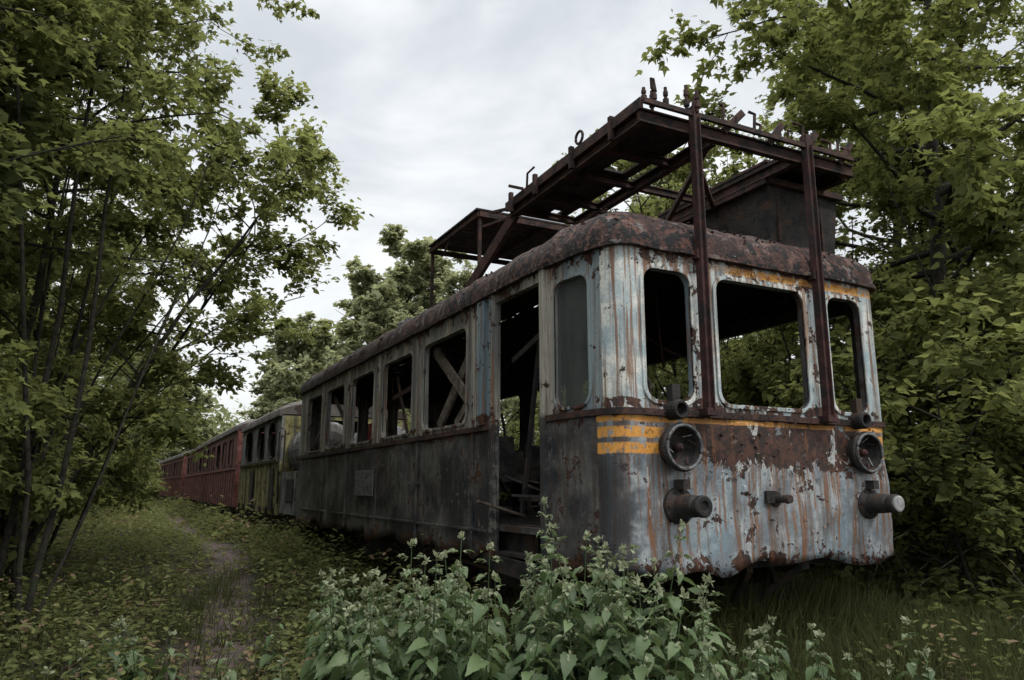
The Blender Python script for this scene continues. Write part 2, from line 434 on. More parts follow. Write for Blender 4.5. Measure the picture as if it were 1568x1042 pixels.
mb = MB()
fy = lambda u, v, d: (u, Y0 - d, v)
for a, b in FW: mb.frame(a, b, 2.05, 3.01, .1, .032, -.01, .014, fy, 0)
sx = lambda u, v, d: (CX - HW - d, u, v)
for a, b in SW: mb.frame(a, b, 2.05, 2.97, .09, .03, -.01, .012, sx, 1)
def tp(u, v, d):
    f = (u - Y0) / (4.98 - Y0); return (CX - 1.40 - .11 * f - d, u, v)
mb.frame(4.43, 4.83, 2.03, 3.0, .1, .025, -.01, .012, tp, 1)
for yy in (DOOR[0] - .035, DOOR[1] + .035):
    mb.box(CX - HW - .03, CX - HW + .05, yy - .03, yy + .03, .86, 3.15, 1)
mb.box(CX - HW - .035, CX - HW + .0, 6.02, 6.16, 1.99, 3.14, 1)
for a, b in zip(SW[:-1], SW[1:]):
    c = (a[1] + b[0]) / 2; mb.box(CX - HW - .012, CX - HW + .001, c - .05, c + .05, 1.99, 3.14, 1)
for yy in [6.3 + i * 1.48 for i in range(6)]:
    mb.box(CX - HW - .016, CX - HW + .004, yy - .02, yy + .02, .9, 1.93, 1)
mb.box(CX - HW - .016, CX - HW + .004, 5.95, 14.1, 1.06, 1.085, 1)
mb.box(CX - HW - .035, CX - HW - .02, 9.3, 10.15, 1.33, 1.66, 2)
mb.obj('window_frames', ['front', 'side', 'lamp'], car, .004)
mb = MB(); mb.quadbox([tp(4.43, 2.03, -.03), tp(4.83, 2.03, -.03), tp(4.83, 2.03, -.034), tp(4.43, 2.03, -.034), tp(4.43, 3.0, -.03), tp(4.83, 3.0, -.03), tp(4.83, 3.0, -.034), tp(4.43, 3.0, -.034)], 0)
mb.obj('corner_window_glass', ['glass'], car)

mb = MB()
for xx in np.arange(3.15, 5.55, .09):
    mb.lathe((xx, Y0 - .022, ZBELT + .003), (0, -1, 0), [(0, .009), (.006, .006)], 6)
for z in np.arange(2.1, 4.1, .13):
    for px in (3.69, 4.92):
        mb.lathe((px + .012, 4.04, z), (0, -1, 0), [(0, .008), (.010, .006)], 6)
for z in np.arange(.95, 3.1, .11):
    mb.lathe((CX - HW - .03, DOOR[1] + .035, z), (-1, 0, 0), [(0, .009), (.006, .006)], 6)
random.seed(5)
for i in range(900):
    t = random.random()
    if t < .5: x = random.uniform(3.0, 5.7); y = Y0 + random.uniform(.0, .35); zz = ZE + .12 + .35 * (1 - math.exp(-(y - Y0) * 6)) * .62
    else: y = random.uniform(4.3, 14.2); x = CX - HW + random.uniform(.0, .4); zz = ZE + .12 + .35 * (1 - math.exp(-(x - CX + HW) * 6)) * .62
    s = random.uniform(.006, .024)
    d = Vector((random.uniform(-1, 1), random.uniform(-1, 1), random.uniform(-.3, .6))).normalized()
    mb.beam(Vector((x, y, zz)), Vector((x, y, zz)) + d * s * 2, s, s * .4)
for i in range(260):
    x = random.uniform(3.15, 5.5); z = random.choice([random.uniform(1.45, 1.93), random.uniform(.95, 1.9), random.uniform(3.02, 3.15)])
    s = random.uniform(.006, .02); d = Vector((random.uniform(-1, 1), -random.uniform(.1, .5), random.uniform(-1, 1))).normalized()
    mb.beam((x, Y0 - .012, z), Vector((x, Y0 - .012, z)) + d * s * 1.6, s, .002, 1)
mb.obj('rivets_and_scale', ['steel', 'front'], car)

mb = MB()
for hx in (3.42, 5.32):
    mb.lathe((hx, Y0 + .01, 1.72), (0, -1, 0), [(0, .135), (.05, .15), (.075, .168), (.095, .172), (.11, .160), (.105, .138), (.06, .125), (.02, .09), (.01, .02)], 36, 0)
    mb.tube([(hx + .150 * math.cos(t), Y0 - .108, 1.72 + .150 * math.sin(t)) for t in np.linspace(0, 2 * math.pi, 32, endpoint=False)], .011, 8, 1, True)
    mb.lathe((hx, Y0 - .03, 1.72), (0, -1, 0), [(0, .035), (.03, .03), (.05, .012)], 12, 2)
    random.seed(int(hx * 100))
    for q in range(9):
        a = random.uniform(0, 6.28); r2 = random.uniform(.05, .10)
        mb.beam((hx + .125 * math.cos(a), Y0 - .075, 1.72 + .125 * math.sin(a)), (hx + r2 * math.cos(a + .4), Y0 - .05, 1.72 + r2 * math.sin(a + .4)), random.uniform(.008, .03), .004, 3 if q % 3 == 0 else 2)
    mb.lathe((hx - .02, Y0, 1.98), (0, -1, 0), [(0, .07), (.10, .07), (.12, .06), (.12, .045), (.06, .03)], 18, 0)
    mb.box(hx - .05, hx + .02, Y0 - .06, Y0, 2.04, 2.16, 0)
mb.obj('headlights', ['dark', 'lamp', 'redsteel', 'pale'], car, smooth=False)
mb = MB()
for bx, hm in ((3.43, 0), (5.37, 1)):
    mb.lathe((bx, Y0 + .01, 1.32), (0, -1, 0), [(0, .125), (.03, .125), (.045, .10), (.06, .085), (.20, .072), (.21, .062), (.22, .062), (.24, .074), (.27, .074), (.28, .062), (.28, .04), (.265, .03)], 28, 0)
    if hm: mb.lathe((bx, Y0 - .27, 1.32), (0, -1, 0), [(0, .06), (.016, .062), (.022, .05)], 20, 1)
    for a in range(6):
        t = a * math.pi / 3; mb.lathe((bx + .105 * math.cos(t), Y0 - .02, 1.32 + .105 * math.sin(t)), (0, -1, 0), [(0, .014), (.02, .012)], 6, 0)
    mb.box(bx - .03, bx + .03, Y0 - .1, Y0, 1.43, 1.50, 0)
mb.lathe((4.35, Y0, 1.36), (0, -1, 0), [(0, .06), (.02, .055), (.02, .03), (.10, .028), (.12, .035), (.15, .03)], 14, 0)
mb.box(4.24, 4.33, Y0 - .03, Y0, 1.33, 1.42, 0)
mb.obj('buffers', ['dark', 'pale'], car)

mb = MB()
mb.box(CX - HW + .06, CX + HW - .06, 4.3, 14.1, 1.08, 1.13, 0)
for y in np.arange(4.9, 14, .74):
    pts = [(CX - HW + .1 + (2 * HW - .2) * t, y, 3.18 + .33 * (1 - abs(2 * t - 1) ** 4)) for t in np.linspace(0, 1, 11)]
    mb.tube(pts, .02, 4, 1)
for xx in (3.3, 4.34, 5.3): mb.beam((xx, 4.5, 3.46), (xx, 14, 3.46), .03, .03, 1)
mb.box(CX - .45, CX - .40, 6.3, 6.35, 1.13, 3.4, 1)
for y in (6.9, 8.4, 9.9, 11.4, 12.9):
    for x0 in (CX - HW + .12, CX + .45):
        if random.random() < .3: continue
        mb.box(x0, x0 + .9, y, y + .45, 1.5, 1.58, 0); mb.quadbox([(x0, y + .45, 1.5), (x0 + .9, y + .45, 1.5), (x0 + .9, y + .52, 1.5), (x0, y + .52, 1.5), (x0, y + .55, 2.0), (x0 + .9, y + .55, 2.0), (x0 + .9, y + .61, 2.0), (x0, y + .61, 2.0)], 0)
        mb.box(x0 + .05, x0 + .1, y + .05, y + .4, 1.13, 1.5, 1); mb.box(x0 + .8, x0 + .85, y + .05, y + .4, 1.13, 1.5, 1)
mb.beam((2.93, 6.5, 2.2), (2.95, 7.6, 2.93), .03, .12, 3); mb.beam((2.99, 6.55, 2.9), (2.99, 7.55, 2.08), .03, .12, 3)
mb.beam((2.93, 6.5, 2.35), (2.96, 7.0, 2.07), .03, .09, 3)
mb.beam((2.93, 8.05, 2.62), (2.95, 9.05, 2.55), .02, .06, 1); mb.beam((2.93, 8.4, 2.05), (2.95, 8.9, 2.8), .02, .05, 1)
mb.beam((2.93, 11.05, 2.3), (2.95, 12.05, 2.85), .02, .08, 3); mb.beam((2.93, 12.5, 2.6), (2.95, 13.4, 2.2), .02, .08, 3)
mb.box(3.0, 3.04, 9.55, 10.3, 1.8, 2.32, 2)
mb.box(3.15, 3.6, 4.35, 4.75, 1.13, 1.95, 0); mb.tube([(3.3 + .13 * math.cos(t), 4.42 + .05 * math.sin(t), 2.2 + .13 * math.sin(t)) for t in np.linspace(0, 2 * math.pi, 20, endpoint=False)], .012, 6, 1, True)
mb.tube([(3.3, 4.5, 1.9), (3.32, 4.45, 2.1), (3.31, 4.43, 2.2)], .02, 6, 1)
for i in range(26):
    x = random.uniform(3.0, 5.5); y = random.uniform(4.6, 13.5); a = Vector((x, y, 3.45)); b = a + Vector((random.uniform(-.6, .6), random.uniform(-.8, .8), 0)); b.z = 3.45 if random.random() < .6 else 2.6
    mid = (a + b) / 2 - Vector((0, 0, random.uniform(.1, .5))); pts = [a.lerp(mid, t).lerp(mid.lerp(b, t), t) for t in np.linspace(0, 1, 9)]
    mb.tube(pts, random.uniform(.006, .014), 5, 1)
for i in range(60):
    x = random.uniform(2.95, 5.6); y = random.uniform(4.7, 7.5); z = 1.14 + random.random() * .45
    a = Vector((x, y, z)); d = Vector((random.uniform(-1, 1), random.uniform(-1, 1), random.uniform(-.3, .4))).normalized()
    mb.beam(a, a + d * random.uniform(.2, .7), .05, .02, random.choice([0, 0, 4, 3]))
for k, z in enumerate((.92, 1.14, 1.36)):
    mb.box(CX - HW + .02 + k * .1, CX - HW + .25 + k * .1, DOOR[0] + .03, DOOR[1] - .03, z - .03, z, 4)
mb.beam((2.97, 5.05, 2.75), (2.99, 5.8, 2.55), .02, .05, 4); mb.beam((3.05, 5.75, 1.2), (3.1, 5.5, 2.7), .03, .04, 4)
mb.obj('interior', ['inner', 'steel', 'red', 'wood', 'dark'], car)

mb = MB()
def ibeam(p0, p1, w, h, mi=0):
    p0 = Vector(p0); p1 = Vector(p1)
    mb.beam(p0 + Vector((0, 0, h / 2)), p1 + Vector((0, 0, h / 2)), w, .015, mi); mb.beam(p0 - Vector((0, 0, h / 2)), p1 - Vector((0, 0, h / 2)), w, .015, mi); mb.beam(p0, p1, .015, h - .02, mi)
for px, top in ((3.69, 4.36), (4.92, 4.40)):
    mb.box(px - .024, px + .024, 4.055, 4.067, 1.97, top, 0); mb.box(px - .024, px - .012, 4.068, 4.12, 1.97, top, 0)
    mb.box(px + .008, px + .018, 4.03, 4.054, 1.99, top - .1, 0)
    mb.box(px - .05, px + .05, 4.04, 4.14, 1.95, 2.0, 0); mb.box(px - .045, px + .045, 4.07, 4.14, 3.12, 3.2, 0)
GZ = 4.20
ibeam((3.2, 4.15, GZ), (5.56, 4.15, GZ + .02), .06, .10, 1)
mb.beam((3.2, 4.08, GZ + .09), (5.5, 4.08, GZ + .10), .03, .04, 1)
for xx in (3.24, 3.98): ibeam((xx, 4.2, GZ), (xx + .05, 6.4, GZ), .06, .09, 1)
for xx in (4.86, 5.52): ibeam((xx, 4.2, GZ), (xx, 6.2, GZ), .06, .09, 1)
for yy in (4.75, 5.3, 5.9, 6.35): ibeam((3.26, yy, GZ + .02), (5.5 if yy in (5.3,) else 4.0, yy, GZ + .02), .05, .06, 1)
random.seed(11)
x = 3.28
while x < 3.92:
    w = .105
    y0 = 4.2 + random.uniform(-.05, .1); y1 = 6.4 + random.uniform(-.15, .1)
    if 3.6 < x < 3.72: mb.beam((x + w / 2, y0, GZ + .075), (x + w / 2, 4.95, GZ + .075), w, .025, 2); mb.beam((x + w / 2, 5.2, GZ + .075), (x + w / 2, y1, GZ + .075), w, .025, 2)
    else: mb.beam((x + w / 2, y0, GZ + .075 + random.uniform(0, .01)), (x + w / 2, y1, GZ + .075 + random.uniform(-.02, .02)), w, .025, 2)
    x += w + .004
for x in np.arange(4.9, 5.5, .115): mb.beam((x, 4.2, GZ + .075), (x, 6.2 + random.uniform(-.2, .1), GZ + .08), .105, .025, 2)
mb.beam((3.2, 4.1, GZ + .08), (3.25, 6.45, GZ + .07), .03, .09, 1)
for yy in (4.5, 5.1, 5.75, 6.25): mb.box(3.18, 3.22, yy - .02, yy + .02, GZ - .05, GZ + .15, 1)
for (x, y) in ((3.24, 4.12), (3.32, 4.1), (3.38, 4.2), (3.62, 4.08), (3.70, 4.05), (3.76, 4.15), (3.45, 4.12)):
    h = random.uniform(.12, .24); mb.tube([(x, y, GZ + .1), (x, y, GZ + .1 + h)], .014, 6, 1)
    mb.tube([(x, y, GZ + .1 + h * .2), (x, y, GZ + .1 + h * .45)], .024, 8, 1); mb.tube([(x, y, GZ + .1 + h * .6), (x, y, GZ + .1 + h * .8)], .02, 8, 1)
mb.tube([(3.30, 4.1, GZ + .22), (3.29, 4.09, GZ + .3), (3.32, 4.1, GZ + .31), (3.34, 4.1, GZ + .2)], .011, 6, 1)
for i, x in enumerate((4.0, 4.13, 4.34, 4.40, 4.62, 4.72, 4.90, 5.02, 5.23, 5.33, 5.47)):
    h = random.uniform(.06, .24); mb.tube([(x, 4.1, GZ + .08), (x + .02, 4.1, GZ + .08 + h), (x + random.uniform(-.08, .08), 4.12, GZ + .1 + h)], .014, 6, 1)
    if i % 3 == 1: mb.beam((x - .1, 4.12, GZ + .05), (x + random.uniform(.02, .1), 4.1, GZ + random.uniform(.15, .27)), .02, .06, 1)
mb.tube([(3.22, 5.0 + .055 * math.cos(t), GZ + .2 + .055 * math.sin(t)) for t in np.linspace(0, 2 * math.pi, 18, endpoint=False)], .013, 6, 1, True)
mb.tube([(3.22, 5.95, GZ + .1), (3.2, 5.9, GZ + .22), (3.22, 5.8, GZ + .25)], .012, 6, 1)
mb.beam((3.2, 6.0, GZ + .1), (3.18, 6.25, GZ + .22), .02, .03, 1); mb.beam((3.3, 6.35, GZ + .05), (3.28, 6.85, GZ + .16), .03, .03, 1); mb.beam((3.4, 6.3, GZ + .0), (3.2, 6.9, GZ + .0), .03, .03, 1)
mb.beam((3.3, 6.35, GZ - .03), (3.08, 7.15, 3.45), .05, .11, 1)
mb.beam((4.0, 6.3, GZ - .03), (4.3, 5.4, 3.62), .04, .05, 1)
for (a, b) in (((4.0, 4.3, GZ - .03), (4.85, 6.2, GZ - .3)), ((3.7, 4.15, GZ - .1), (4.9, 5.2, GZ - .1)), ((4.86, 6.1, GZ), (4.9, 6.1, 3.6)), ((4.0, 5.9, GZ), (4.0, 5.9, 3.6))):
    mb.beam(a, b, .04, .045, 1)
PZ = 4.42
for a, b in (((3.24, 7.1), (3.24, 8.6)), ((4.9, 7.1), (4.9, 8.6)), ((3.24, 7.1), (4.9, 7.1)), ((3.24, 8.6), (4.9, 8.6)), ((4.1, 7.1), (4.1, 8.6))):
    mb.beam((a[0], a[1], PZ), (b[0], b[1], PZ), .04, .06, 1)
for y in np.arange(7.14, 8.6, .125): mb.beam((3.2, y, PZ + .052), (4.95, y, PZ + .052), .115, .022, 2)
for (x, y) in ((3.26, 7.13), (3.26, 8.57), (4.88, 7.13), (4.88, 8.57)): mb.beam((x, y, PZ - .03), (x, y, 3.35 if x < 4 else 3.4), .035, .035, 1)
mb.tube([(3.25, 8.0, PZ - .05), (3.24, 8.1, PZ - .15), (3.25, 8.22, PZ - .17)], .015, 6, 1)
mb.obj('roof_gantry', ['redsteel', 'steel', 'dark'], car, .003)
mb = MB()
mb.quadbox([(4.92, 4.55, 3.5), (5.72, 4.55, 3.4), (5.72, 5.9, 3.4), (4.92, 5.9, 3.5), (4.88, 4.5, 4.15), (5.78, 4.5, 4.13), (5.78, 5.95, 4.13), (4.88, 5.95, 4.17)], 0)
mb.box(4.84, 5.82, 4.45, 6.0, 4.29, 4.32, 1)
mb.box(5.0, 5.03, 4.51, 4.53, 3.6, 4.1, 1); mb.box(5.55, 5.58, 4.51, 4.53, 3.5, 4.1, 1)
mb.beam((4.86, 4.48, 4.13), (4.86, 6.0, 4.13), .05, .06, 1); mb.beam((4.86, 4.47, 4.13), (5.8, 4.47, 4.13), .05, .06, 1)
mb.obj('roof_housing', ['dark', 'steel'], car, .004)
mb = MB()
for y in (8.9, 9.9, 11.3): mb.lathe((3.5, y, 3.5), (0, 0, 1), [(0, .07), (.1, .06), (.1, .12), (.15, .13), (.18, .08), (.19, .01)], 16, 0)
mb.lathe((3.22, 9.6, 3.62), (.2, -1, 0), [(0, .07), (.16, .08), (.2, .09), (.2, .05)], 16, 1)
mb.tube([(3.15, 6.8, 3.52), (3.2, 9, 3.55), (3.22, 12, 3.5), (3.2, 14, 3.5)], .02, 6, 0)
mb.beam((3.2, 6.6, 3.50), (3.2, 12.8, 3.55), .12, .03, 0)
mb.obj('roof_fittings', ['steel', 'lamp'], car)
mb = MB()
for xx in (CX - 1.3, CX - .45, CX + .45, CX + 1.3): mb.box(xx - .04, xx + .04, 4.3, 14.15, .82, 1.07, 0)
for y in np.arange(4.4, 14.1, .9): mb.box(CX - 1.34, CX + 1.34, y, y + .07, .84, 1.05, 0)
def bogie(yc, zc=.52):
    for yy in (yc - .85, yc + .85):
        for sx_ in (-1, 1):
            mb.lathe((CX + sx_ * .70, yy, zc), (sx_, 0, 0), [(-.06, .46), (-.03, .46), (-.03, .42), (.06, .41), (.06, .34), (.03, .33), (.03, .12), (.12, .11)], 28, 0)
            mb.box(CX + sx_ * .98 - .09, CX + sx_ * .98 + .09, yy - .12, yy + .12, zc - .13, zc + .14, 0)
            for k in range(5): mb.beam((CX + sx_ * .98, yy - .4 + .05 * k, zc + .19 + .02 * k), (CX + sx_ * .98, yy + .4 - .05 * k, zc + .19 + .02 * k), .09, .016, 0)
        mb.tube([(CX - .9, yy, zc), (CX + .9, yy, zc)], .07, 10, 0)
    for sx_ in (-1, 1):
        mb.beam((CX + sx_ * .95, yc - 1.15, zc + .06), (CX + sx_ * .95, yc + 1.15, zc + .06), .03, .16, 0)
    for yy in (yc - 1.1, yc, yc + 1.1): mb.box(CX - .95, CX + .95, yy - .05, yy + .05, zc - .02, zc + .12, 0)
bogie(6.1); bogie(12.3, .72)
mb.beam((4.2, 4.3, .85), (4.45, 4.9, .35), .05, .05, 0); mb.beam((4.75, 4.3, .85), (4.5, 4.9, .35), .05, .05, 0)
mb.box(3.2, 3.9, 8.2, 9.4, .45, .82, 0); mb.box(3.1, 3.5, 9.8, 10.6, .5, .82, 0)
mb.tube([(3.0, 4.4, .86), (2.98, 4.9, .7), (3.0, 7.2, .75)], .02, 6, 0)
mb.beam((2.86, 5.0, .78), (2.86, 5.9, .82), .03, .14, 0); mb.beam((2.86, 5.9, .82), (2.87, 6.3, .95), .03, .12, 0)
mb.obj('underframe', ['dark', 'steel'], car, .004)

# ------------------------------------------------------------------ other vehicles
def coach_mat(name, c1, c2, c3):
    m, T = new_mat(name); p = T.obj(); x, y, z = T.sep(p)
    st = T.noise(T.xyz(x * 7, y * 7, z * .6), 1, 5, .65); b = T.noise(p, 4, 5, .7)
    c = T.mix(T.ss(.4, .6, b), c1, c2); c = T.mix(T.ss(.47, .6, st) * .85, c, c3); c = T.mix(T.ss(.56, .6, T.noise(p, 5, 5, .7)), c, (.035, .024, .02))
    return finish(m, T, c, .75, b, .5, .02)
M['maroon'] = coach_mat('maroon_coach_paint', (.11, .034, .031), (.20, .080, .068), (.075, .043, .037))
M['locoy'] = coach_mat('faded_yellow_paint', (.15, .14, .05), (.27, .25, .12), (.055, .052, .043))
M['locog'] = coach_mat('grey_loco_paint', (.10, .11, .12), (.20, .205, .20), (.06, .05, .042))
M['groof'] = simple('grey_roof', (.05, .044, .042), (.12, .11, .10), 3, .8, (.05, .035, .03))
def coach(name, y0, y1, xs, body, top, wins, arch=.09, zt=3.1, zb=.85, ribs=True, splits=1.95):
    e = empty(name); mb = MB(); W = 1.4
    ys = [y0] + [q for w in wins for q in w] + [y1]
    for sgn in (-1, 1):
        x = sgn * W; xa, xb = (x, x - sgn * .06)
        lo, hi = min(xa, xb), max(xa, xb)
        mb.box(lo, hi, y0, y1, zb, splits, 0); mb.box(lo, hi, y0, y1, splits, 2.1, 1); mb.box(lo, hi, y0, y1, 2.9, zt, 1)
        for i in range(0, len(ys), 2): mb.box(lo, hi, ys[i], ys[i + 1], 2.1, 2.9, 1)
        for (a, b) in wins:
            mp = lambda u, v, d, s=sgn, xx=x: (xx + s * d, u, v)
            mb.frame(a + .01, b - .01, 2.11, 2.89, arch, .035, -.03, .02, mp, 3)
        if ribs:
            for y in np.arange(y0 + .4, y1, .62): mb.box(min(x, x + sgn * .02), max(x, x + sgn * .02), y, y + .05, zb + .02, splits, 0)
            mb.box(min(x, x + sgn * .03), max(x, x + sgn * .03), y0, y1, splits, splits + .05, 0)
        mb.box(min(x, x + sgn * .06), max(x, x + sgn * .06), y0 - .02, y1 + .02, zt - .02, zt + .03, 2)
    for y in (y0, y1 - .06):
        mb.box(-W + .06, -.4, y, y + .06, zb, zt, 0); mb.box(.4, W - .06, y, y + .06, zb, zt, 0); mb.box(-.4, .4, y, y + .06, 2.9, zt, 0); mb.box(-.4, .4, y + .02, y + .04, zb, 2.1, 3)
    mb.box(-W + .07, W - .07, y0 + .1, y1 - .1, 1.1, 1.15, 3)
    K = 14; b = len(mb.v)
    for yy, ins in ((y0 - .02, .25), (y0 + .3, 0), (y1 - .3, 0), (y1 + .02, .25)):
        for k in range(K + 1):
            t = math.pi * k / K; c = math.cos(t); s = math.sin(t) ** .75
            mb.v.append((-(W + .05) * c, yy, zt + .02 + (.42 - ins * .6) * s))
    for r in range(3):
        for k in range(K):
            mb.f.append((b + r * (K + 1) + k, b + r * (K + 1) + k + 1, b + (r + 1) * (K + 1) + k + 1, b + (r + 1) * (K + 1) + k)); mb.m.append(2)
    for r in (0, 3): mb.f.append(tuple(b + r * (K + 1) + k for k in range(K + 1))); mb.m.append(2)
    for xx in (-1.2, 1.2): mb.box(xx - .05, xx + .05, y0 + .1, y1 - .1, .68, .86, 3)
    for yc in (y0 + 2.2, y1 - 2.2):
        for yy in (yc - .9, yc + .9):
            for s in (-1, 1):
                mb.lathe((s * .72, yy, .72), (s, 0, 0), [(-.05, .45), (-.02, .41), (.06, .40), (.06, .1), (.12, .1)], 20, 3); mb.box(s * .95 - .08, s * .95 + .08, yy - .13, yy + .13, .6, .85, 3)
        for s in (-1, 1): mb.beam((s * .98, yc - 1.3, .72), (s * .98, yc + 1.3, .72), .04, .18, 3)
    for s in (-.85, .85):
        mb.lathe((s, y0, 1.05), (0, -1, 0), [(0, .09), (.3, .07), (.32, .16), (.35, .16), (.36, .02)], 16, 3)
        mb.lathe((s, y1, 1.05), (0, 1, 0), [(0, .09), (.25, .07), (.27, .16), (.3, .16), (.31, .02)], 16, 3)
    o = mb.obj('body', [body, top, 'groof', 'dark'], e, .006)
    e.location = (xs, 0, 0)
    return e, o
loco, _ = coach('diesel_locomotive', 16.6, 22.6, CX - .02, 'locoy', 'locog', [(17.2, 18.1), (18.7, 19.7), (20.6, 21.8)], arch=.3, zt=2.98, ribs=True, splits=1.98)
mb = MB()
mb.quadbox([(-1.35, 15.0, .9), (1.35, 15.0, .9), (1.35, 16.6, .9), (-1.35, 16.6, .9), (-1.35, 15.0, 1.75), (1.35, 15.0, 1.75), (1.35, 16.6, 1.75), (-1.35, 16.6, 1.75)], 1)
mb.lathe((-.7, 15.0, 2.2), (0, 1, 0), [(0, .02), (0, .35), (.06, .5), (.12, .55), (1.55, .55)], 24, 1)
mb.lathe((.55, 15.0, 2.2), (0, 1, 0), [(0, .02), (0, .35), (.06, .5), (.12, .55), (1.55, .55)], 24, 1)
mb.box(-1.37, -1.33, 15.2, 15.9, 1.15, 1.6, 2); mb.lathe((-.9, 15.0, 1.5), (0, -1, 0), [(0, .12), (.06, .14), (.08, .1)], 16, 2)
mb.tube([(-1.42, 16.5, 1.1), (-1.45, 16.5, 2.6)], .02, 6, 2); mb.tube([(-1.42, 16.0, 1.75), (-1.42, 16.0, 2.6), (-1.42, 16.5, 2.7)], .02, 6, 2)
for yy in np.arange(16.9, 22.5, .9): mb.box(-1.45, -1.405, yy, yy + .05, .6, 1.0, 2)
for yy in (17.0, 19.9): mb.box(-1.45, -1.42, yy, yy + .5, .95, 1.85, 2)
mb.tube([(-1.46, 16.8, 2.02), (-1.46, 22.4, 2.02)], .02, 6, 2)
for z in (.45, .7): mb.box(-1.4, -1.15, 16.2, 16.7, z, z + .03, 2)
mb.box(-1.2, 1.2, 15, 16.6, .68, .9, 2)
mb.obj('engine_hood', ['locoy', 'locog', 'dark'], loco, .01)
w1 = [(24.6 + i * 1.75, 24.6 + i * 1.75 + .95) for i in range(11)]
c1, _ = coach('passenger_coach', 23.7, 44.6, CX - .03, 'maroon', 'maroon', w1, zt=3.12)
c2, _ = coach('passenger_coach', 0, 20.5, CX - .08, 'maroon', 'maroon', [(a - 23.7, b - 23.7) for a, b in w1], zt=3.12)
c2.location = (CX - .1, 45.6, 0); c2.rotation_euler = (0, 0, R(2.0))
for c, y0 in ((c1, 23.7), (c2, 0)):
    mb = MB()
    for i, (a, b) in enumerate(w1):
        a -= 23.7 - y0; b -= 23.7 - y0
        if i % 4 != 2: mb.box(-1.375, -1.36, a, b, 2.1, 2.9, 0)
    mb.obj('window_shutters', ['maroon'], c)

mb = MB()
ty = np.arange(1.0, 70, .65)
for y in ty:
    z = gz(CX, y); mb.quadbox([(CX - 1.2, y, z - .02), (CX + 1.2, y, z - .02), (CX + 1.2, y + .24, z - .02), (CX - 1.2, y + .24, z - .02), (CX - 1.2, y, z + .06), (CX + 1.2, y, z + .06), (CX + 1.2, y + .24, z + .06), (CX - 1.2, y + .24, z + .06)], 0)
for s in (-.735, .735):
    for a, b in zip(ty[:-1], ty[1:]):
        mb.beam((CX + s, a, gz(CX, a) + .13), (CX + s, b, gz(CX, b) + .13), .07, .13, 1)
mb.obj('railway_track', ['wood', 'steel'], None)

# ------------------------------------------------------------------ ground
def m_ground():
    m, T = new_mat('forest_floor'); p = T.obj(); x, y, z = T.sep(p)
    a = T.noise(p, 1.2, 5, .65); b = T.noise(p, 14, 5, .75); c2_ = T.noise(p, 60, 3, .8)
    c = T.mix(T.ss(.4, .6, b), (.020, .016, .012), (.06, .047, .035))
    c = T.mix(T.ss(.45, .6, a) * .8, c, (.026, .032, .015))
    px = T.math('MINIMUM', (y - 7.4) * .125 + .9, 1.75)
    d = x - px + (a - .5) * 1.1
    path = T.band(-.28, .28, d, .2)
    c = T.mix(path * .9, c, T.mix(T.ss(.35, .65, c2_), (.06, .042, .038), (.19, .145, .135)))
    return finish(m, T, c, .95, b + c2_ * .5, 1.0, .04)
xs = np.concatenate([np.linspace(-300, -12, 14), np.arange(-11, 16, .3), np.linspace(17, 300, 14)])
ys = np.concatenate([np.linspace(-300, -4, 12), np.arange(-3, 30, .3), np.linspace(31, 70, 40), np.linspace(75, 400, 14)])
GX, GY = np.meshgrid(xs, ys); GZv = gzv(GX, GY)
vv = np.stack([GX.ravel(), GY.ravel(), GZv.ravel()], 1); nx = len(xs)
ii, jj = np.meshgrid(np.arange(len(ys) - 1), np.arange(nx - 1), indexing='ij'); b = (ii * nx + jj).ravel()
me = np_mesh('ground', vv, np.stack([b, b + 1, b + nx + 1, b + nx], 1), mats=[m_ground()]); me.polygons.foreach_set('use_smooth', [True] * len(me.polygons))
add('ground', me)

# ------------------------------------------------------------------ foliage
LEAF6 = (np.array([(0, 0, 0), (-.27, .28, .06), (-.23, .66, .03), (0, 1, -.10), (.23, .66, .03), (.27, .28, .06)]), np.array([(0, 3, 2, 1), (0, 5, 4, 3)]))
WIDE = (np.array([(0, 0, 0), (-.40, .22, .08), (-.24, .70, .02), (0, 1, -.12), (.24, .70, .02), (.40, .22, .08)]), np.array([(0, 3, 2, 1), (0, 5, 4, 3)]))
LOBE = (np.array([(0, 0, 0), (-.46, .42, .05), (-.17, .46, .02), (0, 1, -.10), (.17, .46, .02), (.46, .42, .05), (-.22, .10, .03), (.22, .10, .03)]), np.array([(0, 2, 1, 6), (0, 7, 5, 4), (0, 4, 3, 2)]))
DIAM = (np.array([(0, 0, 0), (-.36, .45, .07), (0, 1, -.05), (.36, .45, .07)]), np.array([(0, 1, 2, 3)]))
GRASS = (np.array([(-.016, 0, 0), (.016, 0, 0), (.012, .5, .07), (-.012, .5, .07), (.002, 1, .34), (-.002, 1, .34)]), np.array([(0, 1, 2, 3), (3, 2, 4, 5)]))
def nettle_leaf():
    v = []; n = 11
    for i in range(n):
        t = i / (n - 1); w = .29 * math.sin(math.pi * t ** .6) ** .9 if 0 < t < 1 else .008
        if i % 2: w *= 1.22
        zc = -.40 * t * t
        o = -.035 if i % 2 else .03
        v += [(0, t, zc), (-w, t + o, zc + w * .35), (w, t + o, zc + w * .35)]
    f = []
    for i in range(n - 1):
        a = i * 3; f += [(a, a + 3, a + 4, a + 1), (a, a + 2, a + 5, a + 3)]
    return np.array(v), np.array(f)
NET = nettle_leaf()
def norm(a): return a / np.maximum(np.linalg.norm(a, axis=1, keepdims=True), 1e-6)
